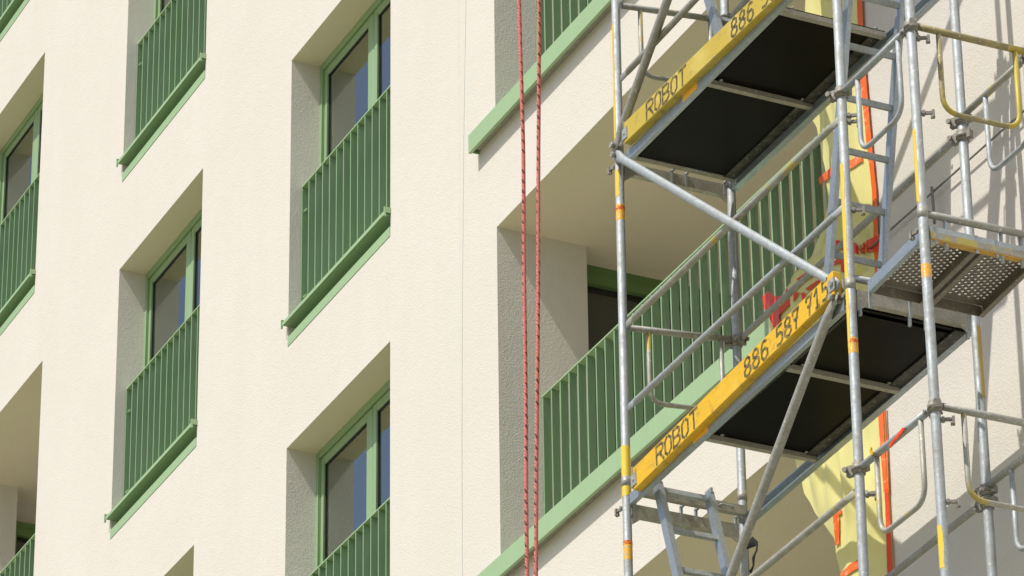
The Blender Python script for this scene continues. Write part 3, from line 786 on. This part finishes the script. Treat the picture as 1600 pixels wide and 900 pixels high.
platform(-1.545+1.84, 0, 4.20, 5.60, [4.205, 4.99], 'highest work platform of the tower, above the lettered boards', None, 1)
platform(-3.395-1.84, 0, 3.53, 5.06, [4.33, 5.055], 'lowest work platform of the tower, under the hatch ladder', None, -2)

# ------------------------------------------------------------------ ladders
def ladder(foot_f, head_f, wv, label, mat='alu', n=None, rungs=None, w=.024, dp=.050):
    """foot/head: centre of the front stile; wv: vector to the rear stile"""
    a = Vector(foot_f); b = Vector(head_f); wv = Vector(wv); d = (b-a).normalized(); sd = wv.normalized(); nn = d.cross(sd)
    root = empty('ladder', a+wv/2)
    for o in (Vector((0, 0, 0)), wv):
        MB().bar(a+o, b+o, w, dp, sd).build('stile', M[mat], root)
    L = (b-a).length; s_ = rungs or .1
    while s_ < L:
        p = a+d*s_; MB().bar(p, p+wv, .020, .028, nn).build('rung', M['galv'], root); s_ += .2515
    hk = MB()
    for o in (Vector((0, 0, 0)), wv):
        hk.obox(b+o+Vector((-.0, 0, .01))+d*.0, Vector((.03, 0, 0)), sd*.006, Vector((0, 0, .014)))
    hk.build('hook', M['galv'], root)
    tag(root, label, 'ladder', 'aluminium ladders of the scaffold')
    return root

def lad1(x, z): return Vector((x, -.77, z))
ladder(lad1(5.158-.2414*.47, -3.33), lad1(5.397+.2414*.75, -1.12), (0, .275, 0), 'aluminium ladder climbing past the right end of the upper platform beside yellow film', rungs=.215)
ladder((4.165, -.87, -5.18), (3.59, -.87, -3.375), (0, .275, 0), 'aluminium ladder hanging down from the left end of the lower platform', rungs=.10, w=.03)
ladder((4.36, -.80, -1.525), (3.72, -.80, .25), (0, .275, 0), 'aluminium ladder standing on the upper platform behind its toe board', rungs=.20, w=.03)

# ------------------------------------------------------------------ perforated steel planks of the connecting bay
def steel_plank(y0, y1, x0, x1, z, tilt, label):
    root = empty('steel_plank', ((x0+x1)/2, (y0+y1)/2, z))
    def zz(x): return z+tilt*(x-x0)
    px, py = .0275, .0235
    nx = int((x1-x0-.06)/px); ny = int((y1-y0-.024)/py)
    mx, my = (x1-x0-nx*px)/2, (y1-y0-ny*py)/2
    mb = MB()
    for j in range(ny):
        odd = j % 2
        for i in range(nx-odd):
            cx, cy = x0+mx+(i+.5+.5*odd)*px, y0+my+(j+.5)*py
            hx, hy, q, qy = px/2, py/2, .0082, .0082
            out = [(cx-hx, cy-hy), (cx+hx, cy-hy), (cx+hx, cy+hy), (cx-hx, cy+hy)]
            inn = [(cx-q, cy), (cx, cy-qy), (cx+q, cy), (cx, cy+qy)]
            vs = [(x, y, zz(x)+.044) for x, y in out+inn]+[(x, y, zz(x)+.040) for x, y in inn]
            # diamond hole with a short rim pressed down
            mb.add(vs, [(0, 5, 4), (0, 1, 5), (1, 6, 5), (1, 2, 6), (2, 7, 6), (2, 3, 7), (3, 4, 7), (3, 0, 4),
                        (4, 5, 9, 8), (5, 6, 10, 9), (6, 7, 11, 10), (7, 4, 8, 11)])
        if odd:
            for xa in (x0+mx, x1-mx-px/2):
                ya = y0+my+j*py
                mb.add([(xa, ya, zz(xa)+.044), (xa+px/2, ya, zz(xa+px/2)+.044), (xa+px/2, ya+py, zz(xa+px/2)+.044), (xa, ya+py, zz(xa)+.044)], [(0, 1, 2, 3)])
    for (xa, xb, ya, yb) in ((x0, x0+mx, y0, y1), (x1-mx, x1, y0, y1), (x0+mx, x1-mx, y0, y0+my), (x0+mx, x1-mx, y1-my, y1)):
        mb.add([(xa, ya, zz(xa)+.044), (xb, ya, zz(xb)+.044), (xb, yb, zz(xb)+.044), (xa, yb, zz(xa)+.044)], [(0, 1, 2, 3)])
    mb.build('perforated_deck', M['plank'], root)
    for ya, yb, fl in ((y0, y0+.003, .022), (y1-.003, y1, -.022)):
        e = MB()
        def sl(a_, b_, za, zb):
            vs = [(x, y, zz(x)+q) for q in (za, zb) for y in (a_, b_) for x in (x0, x1)]
            e.add(vs, [(0, 2, 3, 1), (4, 5, 7, 6), (0, 1, 5, 4), (2, 6, 7, 3), (0, 4, 6, 2), (1, 3, 7, 5)])
        sl(ya, yb, -.012, .043); sl(min(ya, ya+fl) if fl < 0 else yb, ya if fl < 0 else yb+fl, -.012, -.009)
        e.build('side_channel', M['alu'] if (fl > 0 and y0 < -.8) else M['plank'], root)
    MB().box(x0-.003, x0+.0, y0+.004, y1-.004, zz(x0)-.010, zz(x0)+.042).build('end_plate', M['plank'], root)
    MB().box(x1, x1+.003, y0+.004, y1-.004, zz(x1)-.010, zz(x1)+.042).build('end_plate', M['plank'], root)
    for yy in (y0+.04, y1-.04):
        for xx, sg in ((x0-.003, -1), (x1+.003, 1)):
            c = MB(); c.box(min(xx, xx+sg*.05), max(xx, xx+sg*.05), yy-.007, yy+.007, zz(xx)+.020, zz(xx)+.030)
            c.box(xx+sg*.050-.004, xx+sg*.050+.004, yy-.007, yy+.007, zz(xx)-.055, zz(xx)+.030)
            c.build('claw', M['galv'], root)
    tag(root, label, 'plank', 'perforated steel planks of the connecting bay')
steel_plank(F+.012, -.655, 5.755, 6.225, -3.392, .07, 'perforated steel plank seen from below, the nearer of two, beside the two front poles')
steel_plank(-.635, B-.025, 5.755, 6.225, -3.392, .07, 'perforated steel plank seen from below, the one nearer the wall')

# ------------------------------------------------------------------ yellow film
EDGE = [(.62, 3.95), (0, 3.92), (-.6, 3.86), (-1.22, 3.82), (-1.40, 3.905), (-1.61, 3.955), (-1.88, 3.965), (-2.0, 3.88), (-2.07, 3.80), (-2.12, 3.55),
        (-2.20, 3.36), (-2.45, 3.30), (-2.7, 3.38), (-3.07, 3.55), (-3.29, 3.625), (-3.46, 3.745), (-3.64, 3.885), (-3.85, 3.93), (-4.3, 3.78), (-5.0, 3.70)]
def edge(z):
    for (za, xa), (zb, xb) in zip(EDGE[:-1], EDGE[1:]):
        if zb <= z <= za: return xa+(xb-xa)*(za-z)/(za-zb)
    return EDGE[0][1] if z > 0 else EDGE[-1][1]
XR = 4.285
def foil_y(x, z):
    u = max(0., XR-x)
    y = -.006-.085*(1-math.exp(-u*5))
    a1 = min(1, u*6)*(.12+.88*min(1, max(0, x-edge(z))*4))
    fold = .022*math.sin(x*21+2.6*math.sin(z*1.7)+z*1.2)+.014*math.sin(x*43-z*3.1+1.5*math.sin(z*4))+.006*math.sin(z*5.2+x*7)
    fold += .013*abs(math.sin(x*11+z*2.3+1.1*math.sin(z*2.9)))
    fold += .030*abs(math.sin(x*6.3+z*1.1+.8*math.sin(z*2.3)))*(1 if z < -2.5 else .6)+.010*abs(math.sin(x*17-z*6.1))
    y -= a1*(fold+.004)
    band = math.exp(-((z+2.235)/.10)**2)
    y = min(y, -.078*min(1, u*30+.9)) if band > .35 and x < XR-.04 else y
    return min(y, -.004)
fm = MB(); NX, NZ = 60, 300
z0_, z1_ = -5.0, .60
fr_ = random.Random(4)
for j in range(NZ+1):
    z = z1_+(z0_-z1_)*j/NZ; xl = edge(z)+.005*math.sin(z*17)+.003*math.sin(z*41+1)
    for i in range(NX+1):
        x = xl+(XR-xl)*i/NX; fm.v.append(Vector((x, foil_y(x, z), z)))
for j in range(NZ):
    for i in range(NX):
        q = j*(NX+1)+i; fm.f.append([q, q+NX+1, q+NX+2, q+1]); fm.sm.append(True)
foil_o = empty('plastic_film', (4.0, -.1, -2.2))
fm.build('film_sheet', M['foil'], foil_o)
tag(foil_o, 'creased yellow plastic film taped with orange strips over the right end of the balcony', 'plastic sheet')
def on_foil(x, y, off=.005):
    yy = -.1
    for _ in range(40):
        P = at(x, y, Y=yy); yy = yy*.8+.2*(foil_y(P.x, P.z)-off)
    return at(x, y, Y=yy)
def tape(px, wd, mat='tape', name='tape', wob=.15):
    P = []
    for (a_, b_) in zip(px[:-1], px[1:]):
        m_ = max(1, int(math.hypot(b_[0]-a_[0], b_[1]-a_[1])/5))
        P += [on_foil(a_[0]+(b_[0]-a_[0])*k/m_, a_[1]+(b_[1]-a_[1])*k/m_) for k in range(m_)]
    P.append(on_foil(*px[-1])); mb = MB(); vs = []
    for i, p in enumerate(P):
        d = (P[min(i+1, len(P)-1)]-P[max(i-1, 0)]); d.y = 0; d.normalize(); t = Vector((-d.z, 0, d.x))
        for s_ in (-.5, 0, .5):
            q = p+t*wd*s_*(1+wob*(random.random()-.5)); q.y = min(foil_y(q.x, q.z), -.004)-.009; vs.append(q)
    mb.add(vs, [(3*i+a_, 3*i+a_+1, 3*i+a_+4, 3*i+a_+3) for i in range(len(P)-1) for a_ in (0, 1)], True)
    return mb.build(name, M[mat], foil_o)
tape([(1341, -60), (1345, 0), (1348, 100), (1354, 160), (1361, 240), (1367, 300), (1370, 380), (1374, 470), (1379, 560), (1381, 615)], .042, 'tape')
tape([(1376, 634), (1380, 700), (1385, 768)], .024, 'tape')
tape([(1383, 634), (1386, 700), (1389, 768)], .012, 'tape')
tape([(1386, 764), (1389, 830), (1394, 925)], .024, 'tape_r')
tape([(1281, 284), (1300, 268), (1322, 262), (1348, 246)], .045, 'tape')
tape([(1315, 797), (1307, 803), (1309, 851)], .036, 'tape')
tape([(1314, 902), (1330, 888), (1352, 876)], .042, 'tape')
def patch(poly, step=1.1):
    """a torn piece of tape: a fine grid clipped to its outline and laid on the film"""
    def ins(x, y):
        c = False
        for (x1, y1), (x2, y2) in zip(poly, poly[1:]+poly[:1]):
            if (y1 > y) != (y2 > y) and x < (x2-x1)*(y-y1)/(y2-y1)+x1: c = not c
        return c
    xs_ = [p[0] for p in poly]; ys_ = [p[1] for p in poly]; mb = MB(); ids = {}
    def vid(i, j):
        if (i, j) not in ids:
            ids[(i, j)] = len(mb.v); mb.v.append(on_foil(min(xs_)+i*step, min(ys_)+j*step, .012))
        return ids[(i, j)]
    for i in range(int((max(xs_)-min(xs_))/step)+1):
        for j in range(int((max(ys_)-min(ys_))/step)+1):
            if ins(min(xs_)+(i+.5)*step, min(ys_)+(j+.5)*step):
                mb.f.append([vid(i, j), vid(i, j+1), vid(i+1, j+1), vid(i+1, j)]); mb.sm.append(True)
    return mb.build('tape', M['tape_r'], foil_o)
for p_ in ([(1191, 464), (1199, 455), (1212, 463), (1226, 462), (1229, 450), (1234, 457), (1248, 456), (1246, 463), (1232, 478), (1217, 493), (1222, 527), (1211, 530), (1206, 505), (1194, 482)],
           [(1301, 373), (1318, 378), (1336, 379), (1341, 385), (1354, 376), (1374, 366), (1380, 392), (1360, 393), (1340, 397), (1322, 391), (1300, 388), (1305, 380)],
           [(1293, 416), (1314, 400), (1324, 402), (1321, 426), (1314, 425), (1313, 409), (1303, 414)],
           [(1244, 436), (1262, 424), (1284, 416), (1282, 424), (1266, 434), (1250, 441)],
           [(1251, 458), (1257, 457), (1261, 475), (1256, 478)],
           [(1258, 451), (1274, 440), (1292, 428), (1289, 434), (1274, 446), (1262, 455)]): patch(p_)

# ------------------------------------------------------------------ small scraps
def rag(P, wd, mat, name, label, cat):
    P = [Vector(p) for p in P]; mb = MB(); vs = []
    for i, p in enumerate(P):
        d = (P[min(i+1, len(P)-1)]-P[max(i-1, 0)]).normalized(); t = d.cross(Vector((.5, .85, 0))).normalized()
        wv_ = wd*(.7+.3*math.sin(i*2.1))
        vs += [p-t*wv_/2+Vector((0, .006*math.sin(i*1.9), 0)), p+Vector((0, -.008, 0)), p+t*wv_/2]
    mb.add(vs, [(3*i+a_, 3*i+a_+1, 3*i+a_+4, 3*i+a_+3) for i in range(len(P)-1) for a_ in (0, 1)], True)
    b = len(mb.v); back = [v+Vector((0, .0025, 0)) for v in vs]
    mb.add(back, [(3*i+a_, 3*i+a_+3, 3*i+a_+4, 3*i+a_+1) for i in range(len(P)-1) for a_ in (0, 1)], True)
    return tag(mb.build(name, mat), label, cat)
M['black_cloth'] = NT('black_cloth').fin((.012, .012, .013), .85)
yb = B-RP-.012
rag([at(x, y, Y=yb) for x, y in [(1166, 853), (1176, 846), (1184, 849), (1183, 860), (1177, 872), (1178, 884), (1173, 894)]], .05, M['black_cloth'], 'rag', 'black rag tied round the rear left pole near the bottom edge', 'rag')
rag([at(x, y, Y=F-.025) for x, y in [(1413, 668), (1404, 679), (1396, 690), (1391, 697)]], .035, M['tape_r'], 'tape_scrap', 'torn red tape scrap stuck to the lower front guard rail', 'tape')
rag([at(x, y, Y=F-.028) for x, y in [(1362, 699), (1361, 706), (1364, 712)]], .038, M['board'], 'tape_scrap', 'small yellow scrap stuck at the clamp of the lower guard rail', 'tape')
